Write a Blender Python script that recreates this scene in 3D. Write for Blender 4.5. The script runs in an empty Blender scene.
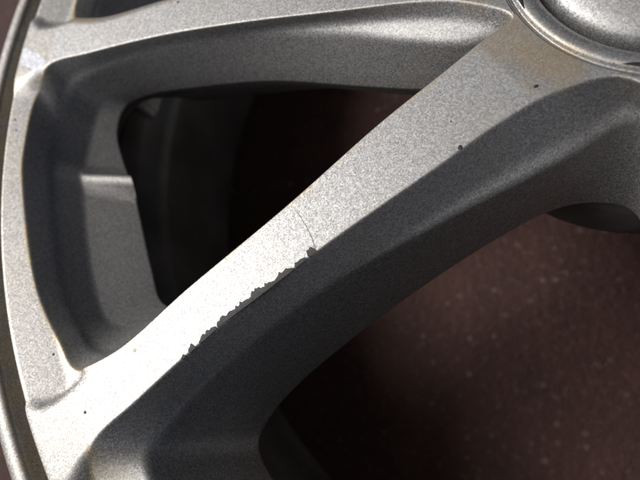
import bpy, bmesh, math, random
import numpy as np
from mathutils import Matrix, Vector

# ------------------------------------------------------------------ camera, sky, sun, exposure
MM = 0.001
GROUND_DROP = 118.0            # mm from the rim face plane down to the ground
ZW = GROUND_DROP * MM          # world height of the wheel's face plane
SC = bpy.context.scene
COL = SC.collection
T_, P_ = 0.44940315558192157, -2.413414590581188
n_ = np.array([math.sin(T_)*math.cos(P_), math.sin(T_)*math.sin(P_), -math.cos(T_)])
u_ = np.cross(n_, [0, 1, 0]); u_ /= np.linalg.norm(u_)
v_ = np.cross(u_, n_)
def cam2world(d):              # direction in camera axes (x right, y down, z forward) -> world
    d = np.asarray(d, float)
    return np.array([d @ u_, -(d @ v_), d @ n_])
SCL = 200.0 / 1.6948918629035834 * MM
cam_pos = Vector((-0.2958159689974279*SCL, -0.9048790274281013*SCL, SCL + ZW))
right, down, fwd = cam2world((1, 0, 0)), cam2world((0, 1, 0)), cam2world((0, 0, 1))
cd = bpy.data.cameras.new('camera')
cam = bpy.data.objects.new('camera', cd); COL.objects.link(cam)
M = Matrix.Identity(4)
for i in range(3):
    M[i][0] = right[i]; M[i][1] = -down[i]; M[i][2] = -fwd[i]; M[i][3] = cam_pos[i]
cam.matrix_world = M
cd.sensor_width = 36; cd.lens = 540/640*36
cd.clip_start = 0.004; cd.clip_end = 500
cd.dof.use_dof = True; cd.dof.focus_distance = 0.132; cd.dof.aperture_fstop = 13.0
SC.camera = cam

SUN_DIR = cam2world(np.array([-0.85, -0.26, -0.45])); SUN_DIR /= np.linalg.norm(SUN_DIR)
sun_el = math.asin(SUN_DIR[2]); sun_az = math.atan2(SUN_DIR[0], SUN_DIR[1])
W = bpy.data.worlds.new('World'); SC.world = W; W.use_nodes = True
nt = W.node_tree
sky = nt.nodes.new('ShaderNodeTexSky'); sky.sky_type = 'NISHITA'; sky.sun_disc = False
sky.sun_elevation = sun_el; sky.sun_rotation = sun_az; sky.air_density = 0.45; sky.dust_density = 5.0; sky.ozone_density = 0.5
bg = nt.nodes['Background']; bg.inputs[1].default_value = 0.05
nt.links.new(sky.outputs[0], bg.inputs[0])
sl = bpy.data.lights.new('sun', 'SUN'); sl.energy = 5.0; sl.angle = math.radians(32); sl.color = (1, 0.98, 0.96)
sun = bpy.data.objects.new('sun', sl); COL.objects.link(sun)
sun.rotation_euler = Vector(SUN_DIR).to_track_quat('Z', 'Y').to_euler()
SC.view_settings.view_transform = 'Standard'; SC.view_settings.look = 'None'
SC.view_settings.exposure = -0.38; SC.view_settings.gamma = 1.0; SC.view_settings.use_curve_mapping = False
SC.render.engine = 'CYCLES'

# ------------------------------------------------------------------ materials
def newmat(name):
    m = bpy.data.materials.new(name); m.use_nodes = True
    return m, m.node_tree.nodes, m.node_tree.links, m.node_tree.nodes['Principled BSDF']
def nd(N, t, **kw):
    n = N.new(t)
    for k, v in kw.items():
        setattr(n, k, v)
    return n
def mixc(N, L, fac, a, b, blend='MIX'):
    m = N.new('ShaderNodeMix'); m.data_type = 'RGBA'; m.blend_type = blend
    for s, v in ((m.inputs[0], fac), (m.inputs[6], a), (m.inputs[7], b)):
        if isinstance(v, (int, float)): s.default_value = v
        elif isinstance(v, tuple): s.default_value = (*v, 1)
        else: L.new(v, s)
    return m.outputs[2]
def ramp(N, L, src, stops):
    r = N.new('ShaderNodeValToRGB'); e = r.color_ramp.elements
    e[0].position, e[0].color = stops[0][0], (*[stops[0][1]]*3, 1)
    e[1].position, e[1].color = stops[1][0], (*[stops[1][1]]*3, 1)
    L.new(src, r.inputs[0]); return r.outputs[0]
def math_(N, L, op, a, b):
    m = N.new('ShaderNodeMath'); m.operation = op
    for s, v in zip(m.inputs, (a, b)):
        if isinstance(v, (int, float)): s.default_value = v
        else: L.new(v, s)
    return m.outputs[0]

def silver(name, base=(0.357, 0.355, 0.352), dirt_shade=0.0, stains=(), metallic=0.95, rough=0.585, flake=0.42):
    m, N, L, b = newmat(name)
    tc = nd(N, 'ShaderNodeTexCoord'); co = tc.outputs['Object']
    # metal flake in the paint: tiny cells, each with its own tilt and shade
    vo = nd(N, 'ShaderNodeTexVoronoi'); vo.inputs['Scale'].default_value = 4200; L.new(co, vo.inputs['Vector'])
    vo2 = nd(N, 'ShaderNodeTexVoronoi'); vo2.inputs['Scale'].default_value = 2900; L.new(co, vo2.inputs['Vector'])
    sep = nd(N, 'ShaderNodeSeparateColor'); L.new(vo.outputs['Color'], sep.inputs[0])
    sep2 = nd(N, 'ShaderNodeSeparateColor'); L.new(vo2.outputs['Color'], sep2.inputs[0])
    g = math_(N, L, 'ADD', math_(N, L, 'MULTIPLY', sep.outputs[0], .55), math_(N, L, 'MULTIPLY', sep2.outputs[0], .45))
    val = nd(N, 'ShaderNodeMapRange'); L.new(g, val.inputs[0])
    val.inputs[1].default_value = .1; val.inputs[2].default_value = .9
    val.inputs[3].default_value = 1 - flake; val.inputs[4].default_value = 1 + flake
    col = mixc(N, L, 1.0, base, val.outputs[0], 'MULTIPLY')
    no = nd(N, 'ShaderNodeTexNoise'); no.inputs['Scale'].default_value = 60; no.inputs['Detail'].default_value = 6
    L.new(co, no.inputs['Vector'])
    col = mixc(N, L, ramp(N, L, no.outputs[0], ((.45, 0), (.8, .22))), col, (0.36, 0.31, 0.24))
    # tan varnish line along worn edges
    at = nd(N, 'ShaderNodeAttribute', attribute_name='edge')
    n2 = nd(N, 'ShaderNodeTexNoise'); n2.inputs['Scale'].default_value = 160; L.new(co, n2.inputs['Vector'])
    ef = math_(N, L, 'MULTIPLY', at.outputs['Fac'], ramp(N, L, n2.outputs[0], ((.38, .1), (.62, .8))))
    col = mixc(N, L, ef, col, (0.44, 0.35, 0.20))
    for (x, y, rad, c, amt) in stains:
        sub = nd(N, 'ShaderNodeVectorMath', operation='DISTANCE'); L.new(co, sub.inputs[0]); sub.inputs[1].default_value = (x, y, .006)
        wob = math_(N, L, 'ADD', sub.outputs['Value'], math_(N, L, 'MULTIPLY', math_(N, L, 'SUBTRACT', n2.outputs[0], .5), rad*1.1))
        f = ramp(N, L, math_(N, L, 'DIVIDE', wob, rad), ((.45, amt), (1.0, 0)))
        col = mixc(N, L, f, col, c)
    if dirt_shade:
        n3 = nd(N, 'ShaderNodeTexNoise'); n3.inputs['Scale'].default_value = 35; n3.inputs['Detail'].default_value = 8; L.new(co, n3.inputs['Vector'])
        col = mixc(N, L, ramp(N, L, n3.outputs[0], ((.3, dirt_shade), (.75, dirt_shade*.45))), col, (0.055, 0.045, 0.038))
    L.new(col, b.inputs['Base Color'])
    b.inputs['Metallic'].default_value = metallic * (1 - .6*dirt_shade)
    L.new(math_(N, L, 'ADD', math_(N, L, 'MULTIPLY', sep.outputs[1], .14), rough - .07), b.inputs['Roughness'])
    # flake tilt on the normal
    geo = nd(N, 'ShaderNodeNewGeometry')
    vm = nd(N, 'ShaderNodeVectorMath', operation='SUBTRACT'); L.new(vo.outputs['Color'], vm.inputs[0]); vm.inputs[1].default_value = (.5, .5, .5)
    vs = nd(N, 'ShaderNodeVectorMath', operation='SCALE'); L.new(vm.outputs[0], vs.inputs[0]); vs.inputs['Scale'].default_value = flake*.42
    va = nd(N, 'ShaderNodeVectorMath', operation='ADD'); L.new(geo.outputs['Normal'], va.inputs[0]); L.new(vs.outputs[0], va.inputs[1])
    vn = nd(N, 'ShaderNodeVectorMath', operation='NORMALIZE'); L.new(va.outputs[0], vn.inputs[0])
    bump = nd(N, 'ShaderNodeBump'); bump.inputs['Strength'].default_value = .03; bump.inputs['Distance'].default_value = .0004
    n4 = nd(N, 'ShaderNodeTexNoise'); n4.inputs['Scale'].default_value = 500; n4.inputs['Detail'].default_value = 3; L.new(co, n4.inputs['Vector'])
    L.new(n4.outputs[0], bump.inputs['Height']); L.new(vn.outputs[0], bump.inputs['Normal'])
    L.new(bump.outputs[0], b.inputs['Normal'])
    b.inputs['Coat Weight'].default_value = .25 * (1 - dirt_shade); b.inputs['Coat Roughness'].default_value = .18
    return m
def plain(name, c, rough=.7, metallic=0.0):
    m, N, L, b = newmat(name)
    tc = nd(N, 'ShaderNodeTexCoord')
    no = nd(N, 'ShaderNodeTexNoise'); no.inputs['Scale'].default_value = 1200; no.inputs['Detail'].default_value = 4
    L.new(tc.outputs['Object'], no.inputs['Vector'])
    L.new(mixc(N, L, ramp(N, L, no.outputs[0], ((.35, 0), (.7, 1))), tuple(x*.7 for x in c), tuple(min(1, x*1.3) for x in c)), b.inputs['Base Color'])
    b.inputs['Roughness'].default_value = rough; b.inputs['Metallic'].default_value = metallic
    return m

def pol(r, da):                     # mm, degrees from the front spoke's axis -> wheel xy in mm
    a = -math.radians(138.7 + da)
    return r*math.cos(a), r*math.sin(a)
def pm(r, da):
    x, y = pol(r, da); return x*MM, y*MM
hub_stains = []
for k in (0, 40, 90):
    hub_stains.append((*pm(44, k + 6), .0085, (0.40, 0.31, 0.19), .45))
    hub_stains.append((*pm(42.5, k - 9), .0085, (0.40, 0.31, 0.18), .55))
M_FACE = silver('silver_flake_paint', stains=hub_stains[:6])
M_RIM = silver('silver_flake_paint_rim', base=(0.33, 0.322, 0.308))
M_BARREL = silver('brake_dusted_barrel', dirt_shade=.8, flake=.15, rough=.55)
M_BOSS = silver('dirty_shaded_casting', dirt_shade=.97, flake=.1, rough=.7)  # dirty casting, its colour blackened further to stand in for shade behind the hub
M_CHIP = plain('bare_grey_chip', (0.042, 0.041, 0.04), .7)
M_SCRATCH = plain('dull_scratch', (0.30, 0.295, 0.29), .7, .3)
M_BLACK = plain('black_speck_slot_shade', (0.012, 0.012, 0.012), .6)  # black of the stone chips, also the painted shade of the cap slots
M_SCUFF = plain('white_scuff', (0.62, 0.63, 0.68), .6, .2)
M_GAP_LIGHT = plain('pale_gap_light', (0.72, 0.72, 0.71), .6, 0)  # paleness stands in for light showing through the barrel
M_GOLD = plain('amber_residue', (0.42, 0.29, 0.10), .35)

# ground: dark red-brown paving with pale grains
mg, N, L, b = newmat('red_brown_paving')
tc = nd(N, 'ShaderNodeTexCoord'); co = tc.outputs['Object']
no = nd(N, 'ShaderNodeTexNoise'); no.inputs['Scale'].default_value = 45; no.inputs['Detail'].default_value = 8; L.new(co, no.inputs['Vector'])
c = mixc(N, L, ramp(N, L, no.outputs[0], ((.35, 0), (.7, 1))), (0.038, 0.0145, 0.0107), (0.058, 0.0225, 0.0168))
vo = nd(N, 'ShaderNodeTexVoronoi'); vo.inputs['Scale'].default_value = 210; L.new(co, vo.inputs['Vector'])
sp = nd(N, 'ShaderNodeSeparateColor'); L.new(vo.outputs['Color'], sp.inputs[0])
big = math_(N, L, 'MULTIPLY', ramp(N, L, sp.outputs[0], ((.78, 0), (1.0, 1))), ramp(N, L, vo.outputs['Distance'], ((.05, .6), (.36, 0))))
c = mixc(N, L, big, c, (0.17, 0.13, 0.12))
v3 = nd(N, 'ShaderNodeTexNoise'); v3.inputs['Scale'].default_value = 330; v3.inputs['Detail'].default_value = 2; L.new(co, v3.inputs['Vector'])
c = mixc(N, L, ramp(N, L, v3.outputs[0], ((.56, 0), (.72, .55))), c, (0.085, 0.050, 0.043))
L.new(c, b.inputs['Base Color']); b.inputs['Roughness'].default_value = .85
bp = nd(N, 'ShaderNodeBump'); bp.inputs['Strength'].default_value = .6; bp.inputs['Distance'].default_value = .002
n5 = nd(N, 'ShaderNodeTexNoise'); n5.inputs['Scale'].default_value = 260; n5.inputs['Detail'].default_value = 5; L.new(co, n5.inputs['Vector'])
L.new(n5.outputs[0], bp.inputs['Height']); L.new(bp.outputs[0], b.inputs['Normal'])
M_GROUND = mg

# ------------------------------------------------------------------ ground
bm = bmesh.new()
bmesh.ops.create_grid(bm, x_segments=2, y_segments=2, size=60)
me = bpy.data.meshes.new('ground'); bm.to_mesh(me); bm.free()
g = bpy.data.objects.new('ground', me); COL.objects.link(g); me.materials.append(M_GROUND)
g['kind'] = 'structure'; g['label'] = 'dark red-brown paving with pale grains under the wheel'

# ------------------------------------------------------------------ wheel geometry (mm, wheel frame)
NSP = 8
SPA = [0, 40, 92.5, 129.2, 181.7, 218.3, 270.8, 307.5]      # four twin-spoke pairs
def sstep(a, b, x):
    t = np.clip((x-a)/(b-a), 0, 1); return t*t*(3-2*t)
def zface(r):
    return 6.7*(1-(np.clip(r, 50, 200)-50)/150)
def da_of(x, y):
    return (-np.degrees(np.arctan2(y, x)) - 138.7)
def zsurf(x, y):                    # spoke face, and the ring between the spokes set 2.5 mm lower
    r = np.hypot(x, y); da0 = da_of(x, y); near = np.argmin([np.abs((da0-a+180) % 360-180) for a in SPA], axis=0)
    da = (da0-np.array(SPA)[near]+180) % 360-180
    lat = r*np.radians(da)
    up = np.interp(r, [180, 189, 193, 197], [11.0, 11.0, 12.0, 15.0])
    lo = np.interp(r, [180, 187, 192, 197], [4.6, 5.2, 7.0, 8.0])
    out = np.maximum(lat-up, -lat-lo)
    rec = np.where(lat > 0, sstep(0.0, 2.4, out), sstep(0.0, 8.0, out))*sstep(176, 182, r)
    slope = np.clip(.9+.30*(198.2-r), 0, 4.6)          # the ring between the spokes leans in towards the windows
    return zface(r) - slope*rec

# control loops of one window. The first nine points hug the upper spoke (degrees from that spoke), the next four
# run along the rim (fraction of the window's width), the last seven hug the lower spoke (degrees from that one).
TOP = [(40.5,-27.4),(48,-15.2),(58.4,-9.8),(77,-6.0),(108,-2.6),(137,-1.4),(166,-1.4),(183,-1.7),(189.5,-4.0),
       (191.6,.75),(191.5,.66),(188.8,.37),(185.4,.22),
       (182.5,5.3),(168,3.75),(140,4.4),(108,5.3),(78,7.6),(58.4,9.2),(48,10.8)]
def zc(r, depth): return float(zface(r)) - depth
def lerp_loop(A, B, t): return [tuple(x+(y-x)*t for x, y in zip(p, q)) for p, q in zip(A, B)]
# window between two pairs of spokes
GD = [(42,-31.5,8),(50.5,-23.8,8),(58,-18.2,8),(77,-10.6,8),(106,-5.6,8),(137,-3.4,8),(163,-3.2,8),(174.5,-4.2,7.5),(177,-6.4,5.5),
      (180,.74,6.5),(184,.60,9),(182.5,.38,9),(180,.24,9),
      (178,5.0,9),(165,3.5,9),(139,4.1,9),(107,5.0,9),(77,7.2,9),(54,9.6,9),(43.5,13.5,9)]
GF = [(45.5,-32.5,9.5),(53.7,-25.5,9.5),(61.6,-20.1,9.5),(78,-12.4,9.5),(106,-6.0,9.5),(137,-3.7,9.5),(162.5,-3.6,9.5),(173.5,-4.7,9.5),(175.5,-7.0,8.5),
      (179,.74,9.5),(183.4,.60,10.5),(182,.38,10.5),(179.4,.245,10.5),
      (177.4,5.0,11),(164.6,3.5,11),(138.8,4.1,11),(107,5.0,11),(77,7.2,11),(54.4,9.6,11),(44.5,13.5,11)]
GB = [(54.5,-33.5,36),(56.5,-27.8,36),(62,-21.9,36),(78,-14.8,36),(106,-9.4,36),(137,-7.1,36),(152,-7.2,36),(160.3,-8.2,36),(163,-10.2,36),
      (164.5,.68,35),(165,.56,34),(165,.40,34),(164.5,.28,34),
      (160,5.6,34),(152,3.6,34),(136,4.1,34),(106,5.0,34),(77,7.2,34),(59,9.0,34),(54.5,12.5,36)]
GL = lerp_loop(GF, GB, .5)
GL[9:13] = [(178,.69,19),(179.5,.58,18.5),(179,.39,18.5),(176,.27,18.5)]
# window inside a pair, with the pale ledge against the rim
AD = [(42,-27.6,4),(49,-17.5,4),(58.4,-11.6,4),(77,-6.1,4),(106,-2.8,4),(137,-1.6,4),(166,-1.8,5),(181,-2.6,7),(186,-6.0,9),
      (187.2,.75,9),(187,.67,9),(185,.36,9),(182,.235,9),
      (178.5,6.4,9),(165,4.6,9),(139,5.2,9),(107.5,6.3,9),(78.5,8.8,9),(60,10.2,9),(49,11.4,9)]
AF = [(44,-27,6),(51.5,-22.5,6),(60.5,-16.4,6),(78,-8.4,6),(107,-3.1,6),(137,-1.9,6),(166,-2.1,7),(180,-3.0,9),(184.5,-6.2,11),
      (186.2,.75,11),(186,.68,11),(184.2,.36,11),(181.2,.236,11),
      (177.6,6.6,11),(164.4,4.8,11),(138.7,5.4,11),(107.4,6.5,11),(78.6,9.1,11),(60.4,10.4,11),(49.5,11.8,10)]
AB = [(48.5,-26.8,22),(54,-23.6,22),(63,-19.8,22),(79,-13,22),(108,-5.8,22),(137,-3.6,22),(158,-3.1,22),(167.8,-3.8,23),(170.6,-6.8,24),
      (168.6,.735,26.0),(164.9,.63,26.5),(163.3,.37,28),(163.2,.27,28),
      (160,9.2,28),(150,8.2,28),(135,8.0,28),(106,9.6,28),(81,12.6,28),(66,13.2,28),(56,13.4,25)]
AL = lerp_loop(AF, AB, .5)
AL[7:13] = [(175,-3.8,18),(178.4,-6.8,19),(180.4,.735,19.0),(180.4,.68,18.0),(179.8,.35,18),(177.5,.25,18)]
NC = len(TOP)
WT = list(TOP); WT[19] = (43.5, 14.0); WT[18] = (54, 10.0)
def place(C, k):                    # window k: absolute degrees
    w = (SPA[(k+1) % NSP]-SPA[k]) % 360; o = []
    for i, c_ in enumerate(C):
        da = w+c_[1] if i < 9 else (c_[1]*w if i < 13 else c_[1])
        o.append((c_[0], SPA[k]+da)+tuple(c_[2:]))
    return o
SUBS = 14
def catmull(P):                     # closed centripetal spline, SUBS samples per span
    P = np.asarray(P, float); n = len(P); out = []
    for i in range(n):
        p0, p1, p2, p3 = P[i-1], P[i], P[(i+1) % n], P[(i+2) % n]
        t0 = 0.; t1 = t0+np.linalg.norm(p1-p0)**.5; t2 = t1+np.linalg.norm(p2-p1)**.5; t3 = t2+np.linalg.norm(p3-p2)**.5
        for s in range(SUBS):
            t = t1+(t2-t1)*s/SUBS
            a1 = (t1-t)/(t1-t0)*p0+(t-t0)/(t1-t0)*p1
            a2 = (t2-t)/(t2-t1)*p1+(t-t1)/(t2-t1)*p2
            a3 = (t3-t)/(t3-t2)*p2+(t-t2)/(t3-t2)*p3
            b1 = (t2-t)/(t2-t0)*a1+(t-t0)/(t2-t0)*a2
            b2 = (t3-t)/(t3-t1)*a2+(t-t1)/(t3-t1)*a3
            out.append((t2-t)/(t2-t1)*b1+(t-t1)/(t2-t1)*b2)
    return np.array(out)
V = []; VE = []; FACES = []; FTAG = []
def addv(p, e=0.0):
    V.append(tuple(p)); VE.append(e); return len(V)-1
def quad(a, b, c_, d, tag):
    if len({a, b, c_, d}) >= 3:
        f = []
        for i in (a, b, c_, d):
            if i not in f: f.append(i)
        FACES.append(tuple(f)); FTAG.append(tag)

NS = NC*SUBS
def build_window(k):
    narrow = k % 2 == 0
    T_c, D, F_, Lg, B = (TOP, AD, AF, AL, AB) if narrow else (WT, GD, GF, GL, GB)
    def loop(C):
        pts = []
        for c_ in place(C, k):
            x, y = pol(c_[0], c_[1])
            pts.append((x, y, zc(c_[0], c_[2]) if len(c_) > 2 else 0))
        return catmull(pts)
    Tp = loop(T_c); Dp = loop(D); Fp = loop(F_); Lp = loop(Lg); Bp = loop(B)
    Tp[:, 2] = zsurf(Tp[:, 0], Tp[:, 1])
    # outline normal pointing away from the opening
    tan = np.roll(Tp, -1, 0)-np.roll(Tp, 1, 0); tan[:, 2] = 0
    nrm = np.c_[tan[:, 1], -tan[:, 0], 0*tan[:, 0]]; nrm /= np.linalg.norm(nrm, axis=1)[:, None]
    cen = Tp.mean(0)
    if ((Tp-cen)*nrm)[:, :2].sum() < 0: nrm = -nrm
    for _ in range(6):
        nrm = (nrm+np.roll(nrm, 1, 0)+np.roll(nrm, -1, 0))/3
    nrm /= np.linalg.norm(nrm, axis=1)[:, None]
    cw = np.zeros(NS)                # broad worn chamfer on the outward edge of each pair, towards the rim
    if not narrow:
        rr = np.hypot(Tp[:, 0], Tp[:, 1]); sg = np.arange(NS)/SUBS
        cw = sstep(120, 165, rr)*sstep(12.6, 13.4, sg)
        Tp[:, 2] -= 1.1*cw
    T0 = Tp+nrm*(.9+2.0*cw)[:, None]; T0[:, 2] = zsurf(T0[:, 0], T0[:, 1])
    if narrow:                      # flat lit pad at the upper end of the rim ledge
        dB = (da_of(Bp[:, 0], Bp[:, 1])-SPA[k]) % 360
        dL = (da_of(Lp[:, 0], Lp[:, 1])-SPA[k]) % 360
        Lp[:, 2] += 1.2*sstep(0, 1, 1.5-np.abs(dL-27.6)/1.0)*(np.hypot(Lp[:, 0], Lp[:, 1]) > 176)
        rB = np.hypot(Bp[:, 0], Bp[:, 1])
        pad = sstep(0, 1, 1.5-np.abs(dB-25.4)/1.0)*(rB > 160)
        Bp[:, 2] += 6.0*pad; Bp[:, :2] *= (1-4.0*pad/rB)[:, None]
    U = Bp+nrm*5.0; U[:, 2] = Bp[:, 2]-2.2
    E = Bp+nrm*6.5; E[:, 2] = -29.5 if narrow else -44.0
    chain = [T0, Tp, Dp, Fp, Lp, Bp, U, E]
    rad = [None, .7, 1.6, 1.6, 1.2, 1.3, 1.0, None]
    prof = [T0]; edge = [0.2]
    for j in range(1, 7):
        a, c_, d = chain[j-1], chain[j], chain[j+1]
        la = np.linalg.norm(a-c_, axis=1); ld = np.linalg.norm(d-c_, axis=1)
        ra = np.minimum(rad[j], la*.45)[:, None]; rd = np.minimum(rad[j], ld*.45)[:, None]
        pa = c_+(a-c_)/(la[:, None]+1e-9)*ra; pd = c_+(d-c_)/(ld[:, None]+1e-9)*rd
        for t in (0, .25, .5, .75, 1):
            prof.append((1-t)**2*pa+2*t*(1-t)*c_+t*t*pd); edge.append((0.5 if t < .7 else .2) if j == 1 else 0.)
    prof.append(E); edge.append(0.)
    segs = np.arange(NS)//SUBS; ew = np.where(segs < 7, .25, np.where(segs < 13, 1.7, 1.1)) + cw*1.6
    ids = np.array([[addv(p, e*w_) for p, w_ in zip(ring, ew)] for ring, e in zip(prof, edge)])
    for j in range(len(prof)-1):
        for s in range(NS):
            s2 = (s+1) % NS; seg = s//SUBS
            tag = 'S%d' % ((k+1) % NSP) if seg < 7 else ('R' if seg < 13 else 'S%d' % k)
            quad(ids[j][s], ids[j][s2], ids[j+1][s2], ids[j+1][s], tag)
    return ids
WIN = [build_window(k) for k in range(NSP)]

# spoke faces: strips between the edge lines of the two neighbouring windows
LATN = 12
i7, i13 = 7*SUBS, 13*SUBS
inner_rows = {}; outer_rows = {}
for k in range(NSP):
    low = [WIN[k-1][0][s] for s in range(0, i7+1)]
    upp = [WIN[k][0][s % NS] for s in range(NS, i13-1, -1)]
    rows = []
    for a, b_ in zip(low, upp):
        pa, pb = V[a], V[b_]
        ra, rb = math.hypot(*pa[:2]), math.hypot(*pb[:2])
        aa, ab = math.atan2(pa[1], pa[0]), math.atan2(pb[1], pb[0])
        dd = (ab-aa+math.pi) % (2*math.pi)-math.pi
        row = [a]
        for q in range(1, LATN):
            t = q/LATN; r = ra+(rb-ra)*t; an = aa+dd*t
            x, y = r*math.cos(an), r*math.sin(an)
            z = pa[2]*(1-t)+pb[2]*t
            zz = float(zsurf(np.array(x), np.array(y)))
            row.append(addv((x, y, zz)))
        row.append(b_); rows.append(row)
    for i in range(len(rows)-1):
        for q in range(LATN):
            quad(rows[i][q], rows[i][q+1], rows[i+1][q+1], rows[i+1][q], 'S%d' % k)
    inner_rows[k] = rows[0]; outer_rows[k] = rows[-1]

def ring_to(bound, target_r, n, tag, zfun, ease=1.0, tagf=None):
    prev = bound
    for j in range(1, n+1):
        t = (j/n)**ease; cur = []
        for i in bound:
            x, y, z = V[i]; r0 = math.hypot(x, y); an = math.atan2(y, x); r = r0+(target_r-r0)*t
            xx, yy = r*math.cos(an), r*math.sin(an)
            cur.append(addv((xx, yy, zfun(xx, yy))))
        m = len(bound)
        for i in range(m):
            quad(prev[i], prev[(i+1) % m], cur[(i+1) % m], cur[i], tagf(i) if tagf else tag)
        prev = cur
    return prev
zs_ = lambda x, y: float(zsurf(np.array(x), np.array(y)))
# outer ring
bound = []
for k in range(NSP):
    bound += outer_rows[k][:-1]                       # spoke end, from its lower to its upper side
    bound += [WIN[k][0][s] for s in range(i13, i7, -1)]   # ring over the window, towards the next spoke
ringB = ring_to(bound, 197.7, 14, 'R', zs_)
def revolve_on(bound, profile, tag, blend=None):
    prev = bound; m = len(bound)
    for (r, z, e) in profile:
        cur = []
        for i in bound:
            x, y, z0 = V[i]; an = math.atan2(y, x)
            cur.append(addv((r*math.cos(an), r*math.sin(an), z0+z if blend and blend(r) else z), e))
        for i in range(m):
            quad(prev[i], prev[(i+1) % m], cur[(i+1) % m], cur[i], tag)
        prev = cur
    return prev
# edge of the ring, groove, and the outer lip, down to the outside of the flange
rb = revolve_on(ringB, [(198.1, -.12, .9), (198.4, -.45, .9), (198.6, -.9, .6)], 'R', blend=lambda r: r < 199.3)
revolve_on(rb, [(199.1, -4.6, .3), (199.4, -6.2, .3), (199.9, -7.0, .3), (201.3, -7.0, .3), (202.0, -6.5, .3), (202.4, -5.2, .3),
                (202.9, -2.0, .2), (203.2, -.8, .4), (203.7, -.15, .5), (204.4, .25, .2), (205.6, .45, 0), (207.0, .3, 0), (208.2, -.25, .4),
                (208.9, -.9, .8), (209.3, -1.8, .6), (209.5, -3.0, 0), (209.5, -8, 0), (208.5, -10.5, 0), (206, -12, 0), (200, -13, 0), (194, -18, 0),
                (192, -30, 0), (191, -44, 0)], 'R')
# hub: ring from the spoke roots in to the fine groove, then the pad around the cap
hb = []
for k in range(NSP): hb += inner_rows[k][:-1]
HZ = 6.7
hr = ring_to(hb, 39.4, 3, 'H', zs_)
hr = revolve_on(hr, [(39.1, HZ-.08, .4), (38.8, HZ-.4, .4), (38.6, HZ-.9, .3), (38.2, HZ-1.2, 0), (37.9, HZ-1.0, 0), (37.7, HZ-.5, .2), (37.3, HZ-.1, .3),
                     (36.6, HZ, 0), (35.6, HZ-.05, 0), (34.6, HZ-.3, 0), (33.6, HZ-.9, 0), (32.8, HZ-2.0, 0), (32.2, HZ-3.6, 0),
                     (31.9, HZ-5, 0), (31.6, HZ-6, 0), (30, HZ-6.5, 0), (24, HZ-6.5, 0), (6, HZ-6.5, 0)], 'H')

Vn = np.array(V); VEn = np.array(VE)
# orient every face upward / towards openings, then vertex normals of the whole casting
acc = np.zeros_like(Vn)
bmW = bmesh.new()
bv = [bmW.verts.new(p) for p in V]
bmW.verts.ensure_lookup_table()
keep = []
for f, t in zip(FACES, FTAG):
    try:
        bf = bmW.faces.new([bv[i] for i in f]); keep.append((bf, t))
    except ValueError: pass
bmesh.ops.recalc_face_normals(bmW, faces=[k_[0] for k_ in keep])
bmW.normal_update()
up_sum = sum(bf.normal.z*bf.calc_area() for bf, t in keep if t.startswith('S') or t == 'R' or t == 'H')
if up_sum < 0:
    bmesh.ops.reverse_faces(bmW, faces=[k_[0] for k_ in keep]); bmW.normal_update()
bmW.verts.index_update()
VN = [v.normal.copy() for v in bmW.verts]
parts = {}
for bf, t in keep:
    parts.setdefault(t, []).append([v.index for v in bf.verts])
bmW.free()

def empty(name, loc):
    o = bpy.data.objects.new(name, None); COL.objects.link(o); o.location = loc; o.empty_display_size = .05
    return o
wheel = empty('alloy_wheel', (0, 0, 0))
wheel['label'] = 'silver twin-spoke alloy wheel lying face up on red-brown paving'
wheel['category'] = 'wheel'
def link(name, me, mat, parent, z=ZW):
    o = bpy.data.objects.new(name, me); COL.objects.link(o)
    if mat: me.materials.append(mat)
    o.parent = parent
    o.location = (0, 0, z)
    return o
def part_mesh(name, faces, mat):
    idx = sorted({i for f in faces for i in f}); mp = {i: j for j, i in enumerate(idx)}
    me = bpy.data.meshes.new(name)
    me.from_pydata([tuple(Vn[i]*MM) for i in idx], [], [[mp[i] for i in f] for f in faces])
    at = me.attributes.new('edge', 'FLOAT', 'POINT'); at.data.foreach_set('value', [float(VEn[i]) for i in idx])
    for p in me.polygons: p.use_smooth = True
    me.normals_split_custom_set_from_vertices([VN[i] for i in idx])
    return link(name, me, mat, wheel)
SPOKES = [part_mesh('spoke', parts['S%d' % k], M_FACE) for k in range(NSP)]
SPOKES[0]['label'] = 'spoke with chipped lower edge and a hairline scratch'
SPOKES[1]['label'] = 'blurred far spoke with a white scuff at its rim end'
rim = part_mesh('rim', parts['R'], M_RIM)
hub = part_mesh('hub', parts['H'], M_FACE)

def lathe(name, profile, mat, parent, seg=180, z=ZW):
    me = bpy.data.meshes.new(name); vs = []; fs = []
    for (r, zz) in profile:
        for s in range(seg):
            a = 2*math.pi*s/seg; vs.append((r*math.cos(a)*MM, r*math.sin(a)*MM, zz*MM))
    for j in range(len(profile)-1):
        for s in range(seg):
            s2 = (s+1) % seg; fs.append((j*seg+s, j*seg+s2, (j+1)*seg+s2, (j+1)*seg+s))
    me.from_pydata(vs, [], fs)
    for p in me.polygons: p.use_smooth = True
    o = link(name, me, mat, parent, z)
    return o
G = -GROUND_DROP
BZ = (GROUND_DROP-43.5)/121.5
lathe('barrel', [(r_, z_ if z_ > -43.6 or z_ < G+25 else -43.5+(z_+43.5)*BZ) for r_, z_ in [(190.5, -43.5), (188.5, -44), (187.5, -47), (186, -58), (184.5, -62), (180, -68), (177, -72), (176, -76), (175.5, -112), (176.5, -116),
                 (181, -126), (184, -134), (187, -142), (192, G+3), (196, G+.6), (199, G+.3), (203, G+1.2), (206, G+4), (206.5, G+10), (203, G+13), (194, G+16), (189, G+24),
                 (182, -112), (181, -80), (184, -72), (191, -60), (193, -48), (191.5, -43.5)]], M_BARREL, wheel, 240)
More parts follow.
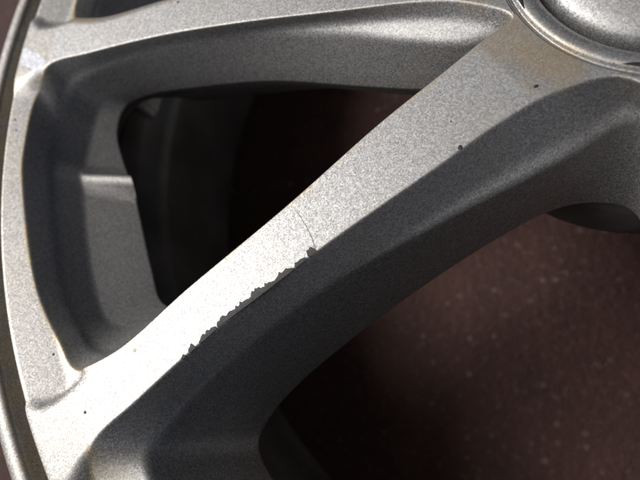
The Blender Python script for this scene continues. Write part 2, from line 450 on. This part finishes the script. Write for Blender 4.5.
lathe('mounting_boss', [(44, -30), (51, -34), (52.5, -36), (52.5, -40), (52.5, -54), (52.1, -56.5), (50.5, -57), (36, -57), (34, -56), (33.5, -50), (33, -8)], M_BOSS, wheel)
# underside plate of the casting between the windows is closed spoke by spoke
for k in range(NSP):
    low = [WIN[k-1][-1][s] for s in range(0, i7+1, 7)]
    upp = [WIN[k][-1][s % NS] for s in range(NS, i13-1, -7)]
    vs = [tuple(Vn[i]*MM) for i in low]+[tuple(Vn[i]*MM) for i in upp]; m = len(low)
    me = bpy.data.meshes.new('spoke_back'); me.from_pydata(vs, [], [(i, i+1, m+i+1, m+i) for i in range(m-1)])
    o = link('spoke_back', me, M_BARREL, SPOKES[k], 0)
# centre cap
cap = lathe('centre_cap', [(31.2, HZ-6.2), (31.0, HZ-3.2), (30.6, HZ-1.6), (29.8, HZ-.7), (28.6, HZ-.1), (26.5, HZ+.6), (22, HZ+1.6), (16, HZ+2.4), (8, HZ+2.9), (1, HZ+3.1), (.05, HZ+3.1)],
            M_FACE, wheel)

# ------------------------------------------------------------------ marks and wear on the casting
RNG = random.Random(4)
def flat_patch(name, pts, mat, parent, lift=.05, label=None):
    """thin sliver of chip, spatter or painted slot shade following the face; pts in wheel mm"""
    me = bpy.data.meshes.new(name)
    P = np.array(pts, float); c_ = P.mean(0)
    vs = [(c_[0], c_[1], zs_(*c_)+lift)]+[(x, y, zs_(x, y)+lift*.2) for x, y in P]
    mid = [((x+c_[0])/2, (y+c_[1])/2) for x, y in P]
    vs = vs[:1]+[(x, y, zs_(x, y)+lift) for x, y in mid]+vs[1:]
    n = len(P); fs = []
    for i in range(n):
        j = (i+1) % n
        fs.append((0, 1+i, 1+j)); fs.append((1+i, 1+n+i, 1+n+j, 1+j))
    me.from_pydata([(a*MM, b_*MM, z*MM) for a, b_, z in vs], [], fs)
    o = link(name, me, mat, parent, 0)
    if label: o['label'] = label
    return o
def dot(name, r, da, rad, mat, parent, n=9, el=1.0, rot=0., label=None):
    x, y = pol(r, da); pts = []
    for i in range(n):
        a = 2*math.pi*i/n; q = rad*RNG.uniform(.8, 1.15)
        px, py = q*math.cos(a)*el, q*math.sin(a)
        pts.append((x+px*math.cos(rot)-py*math.sin(rot), y+px*math.sin(rot)+py*math.cos(rot)))
    return flat_patch(name, pts, mat, parent, label=label)
dot('stone_chip', 69.1, -6.7, .62, M_BLACK, SPOKES[0])
dot('stone_chip', 48.9, -10.1, .40, M_BLACK, SPOKES[0], el=1.6, rot=.3)
dot('stone_chip', 180.9, .9, .46, M_BLACK, SPOKES[0])
dot('stone_chip', 66.0, -1.5, .2, M_BLACK, SPOKES[0])
dot('stone_chip', 187.8, 7.8, .4, M_BLACK, rim)
dot('stone_chip', 196.0, 33.0, .42, M_BLACK, rim)
dot('stone_chip', 195.0, 31.8, .42, M_BLACK, rim)
dot('stone_chip', 133.0, 43.4, .5, M_BLACK, SPOKES[1])
dot('amber_fleck', 161.0, 2.5, .55, M_GOLD, SPOKES[0])
# chipped lower edge of the front spoke
def low_edge(r):
    return float(np.interp(r, [t[0] for t in TOP[1:8]], [t[1] for t in TOP[1:8]]))
# silhouettes: (r from, r to, depth into the face in mm)
for (ra, rb_, dep) in [(108.4, 110.8, 1.8), (111.4, 114.8, 1.2), (115.4, 121, 1.6), (120.6, 125, 1.6), (124.3, 127.8, 2.7), (127.5, 133, 1.8), (132.5, 138.8, 1.5), (139, 144.8, 1.3), (146.2, 148.4, 1.6), (149.5, 151, .8)]:
    nn = max(5, int((rb_-ra)/.45)); inner = []; outer = []
    for i in range(nn+1):
        t = i/nn; r = ra+(rb_-ra)*t
        e = low_edge(r)*math.pi/180*r
        jag = dep*(.35+.65*math.sin(math.pi*min(1, max(0, t)))**.4)*RNG.uniform(.62, 1.12)
        outer.append(pol(r, math.degrees((e+.12)/r))); inner.append(pol(r, math.degrees((e+.25+jag)/r)))
    flat = outer+inner[::-1]
    me = bpy.data.meshes.new('paint_chip'); vs = []; fs = []
    for (x, y) in outer: vs.append((x*MM, y*MM, (zs_(x, y)-.02)*MM))
    for (x, y) in inner: vs.append((x*MM, y*MM, (zs_(x, y)+.02)*MM))
    m = nn+1
    for (xo, yo), (xi, yi) in zip(outer, inner):
        x, y = xo*.5+xi*.5, yo*.5+yi*.5; vs.append((x*MM, y*MM, (zs_(x, y)+.07)*MM))
    for i in range(nn):
        fs += [(i, i+1, 2*m+i+1, 2*m+i), (2*m+i, 2*m+i+1, m+i+1, m+i)]
    me.from_pydata(vs, [], fs)
    link('paint_chip', me, M_CHIP, SPOKES[0], 0)
# hairline scratch across the front spoke
sc = [(106.9, 4.5), (106.6, 3.1), (106.8, 1.1), (107.4, -.7), (108.4, -2.2)]
cl = np.array([pol(*p) for p in sc]); tt = np.linspace(0, 4, 25)
cx = np.interp(tt, range(5), cl[:, 0]); cy = np.interp(tt, range(5), cl[:, 1])
tx, ty = np.gradient(cx), np.gradient(cy); ln = np.hypot(tx, ty)
me = bpy.data.meshes.new('scratch'); vs = []; fs = []
for i in range(25):
    w = .05+.16*(i/24)*RNG.uniform(.7, 1.1)
    for s in (-1, 1):
        x, y = cx[i]-ty[i]/ln[i]*w*s, cy[i]+tx[i]/ln[i]*w*s
        vs.append((x*MM, y*MM, (zs_(x, y)+.03)*MM))
for i in range(24): fs.append((2*i, 2*i+1, 2*i+3, 2*i+2))
me.from_pydata(vs, [], fs); link('scratch', me, M_SCRATCH, SPOKES[0], 0)
# white scuff where the far spoke meets the rim
import mathutils
from mathutils import noise as mnoise
me = bpy.data.meshes.new('white_scuff'); vs = []; fs = []; key = {}
rs = np.arange(178.5, 197.6, .35); das = np.arange(36.4, 42.6, .11)
def sv(i, j):
    if (i, j) not in key:
        x, y = pol(rs[i], das[j]); key[i, j] = len(vs); vs.append((x*MM, y*MM, (zs_(x, y)+.05)*MM))
    return key[i, j]
for i in range(len(rs)-1):
    for j in range(len(das)-1):
        r, d = rs[i], das[j]
        x, y = pol(r, d)
        q = mnoise.fractal(Vector((x*.35, y*.35, 3.1)), 1.0, 2.0, 4)
        e = max(0, 1-abs((r-190)/10.5)**2.5)*max(0, 1-abs((d-39.0-(r-190)*.17)/1.25)**2.5)
        if e+q*.45 > .42 and e > .06 and d > np.interp(r, [178, 183, 186.5, 189.5, 191.6], [39.0, 38.75, 38.1, 36.5, 30]):
            fs.append((sv(i, j), sv(i+1, j), sv(i+1, j+1), sv(i, j+1)))
me.from_pydata(vs, [], fs); link('white_scuff', me, M_SCUFF, SPOKES[1], 0)
# flat black lens patches round the cap, the slots' inner shade put into colour
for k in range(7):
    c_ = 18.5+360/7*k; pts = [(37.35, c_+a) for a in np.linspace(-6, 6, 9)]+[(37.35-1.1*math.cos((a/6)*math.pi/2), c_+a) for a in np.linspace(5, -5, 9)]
    flat_patch('slot_shade', [pol(r, a) for r, a in pts], M_BLACK, hub, lift=.06)
# added pale block inside the barrel; its colour stands in for light through a gap
x, y = pol(184.0, 45.0); a = math.atan2(y, x)
bmw = bmesh.new(); bmesh.ops.create_cube(bmw, size=1); bmesh.ops.bevel(bmw, geom=bmw.edges[:], offset=.12, segments=2, affect='EDGES')
me = bpy.data.meshes.new('gap_light_block'); bmw.to_mesh(me); bmw.free()
o = link('gap_light_block', me, M_GAP_LIGHT, wheel)
o.location = (x*MM, y*MM, ZW-.050); o.scale = (.004, .020, .014); o.rotation_euler = (0, 0, a)
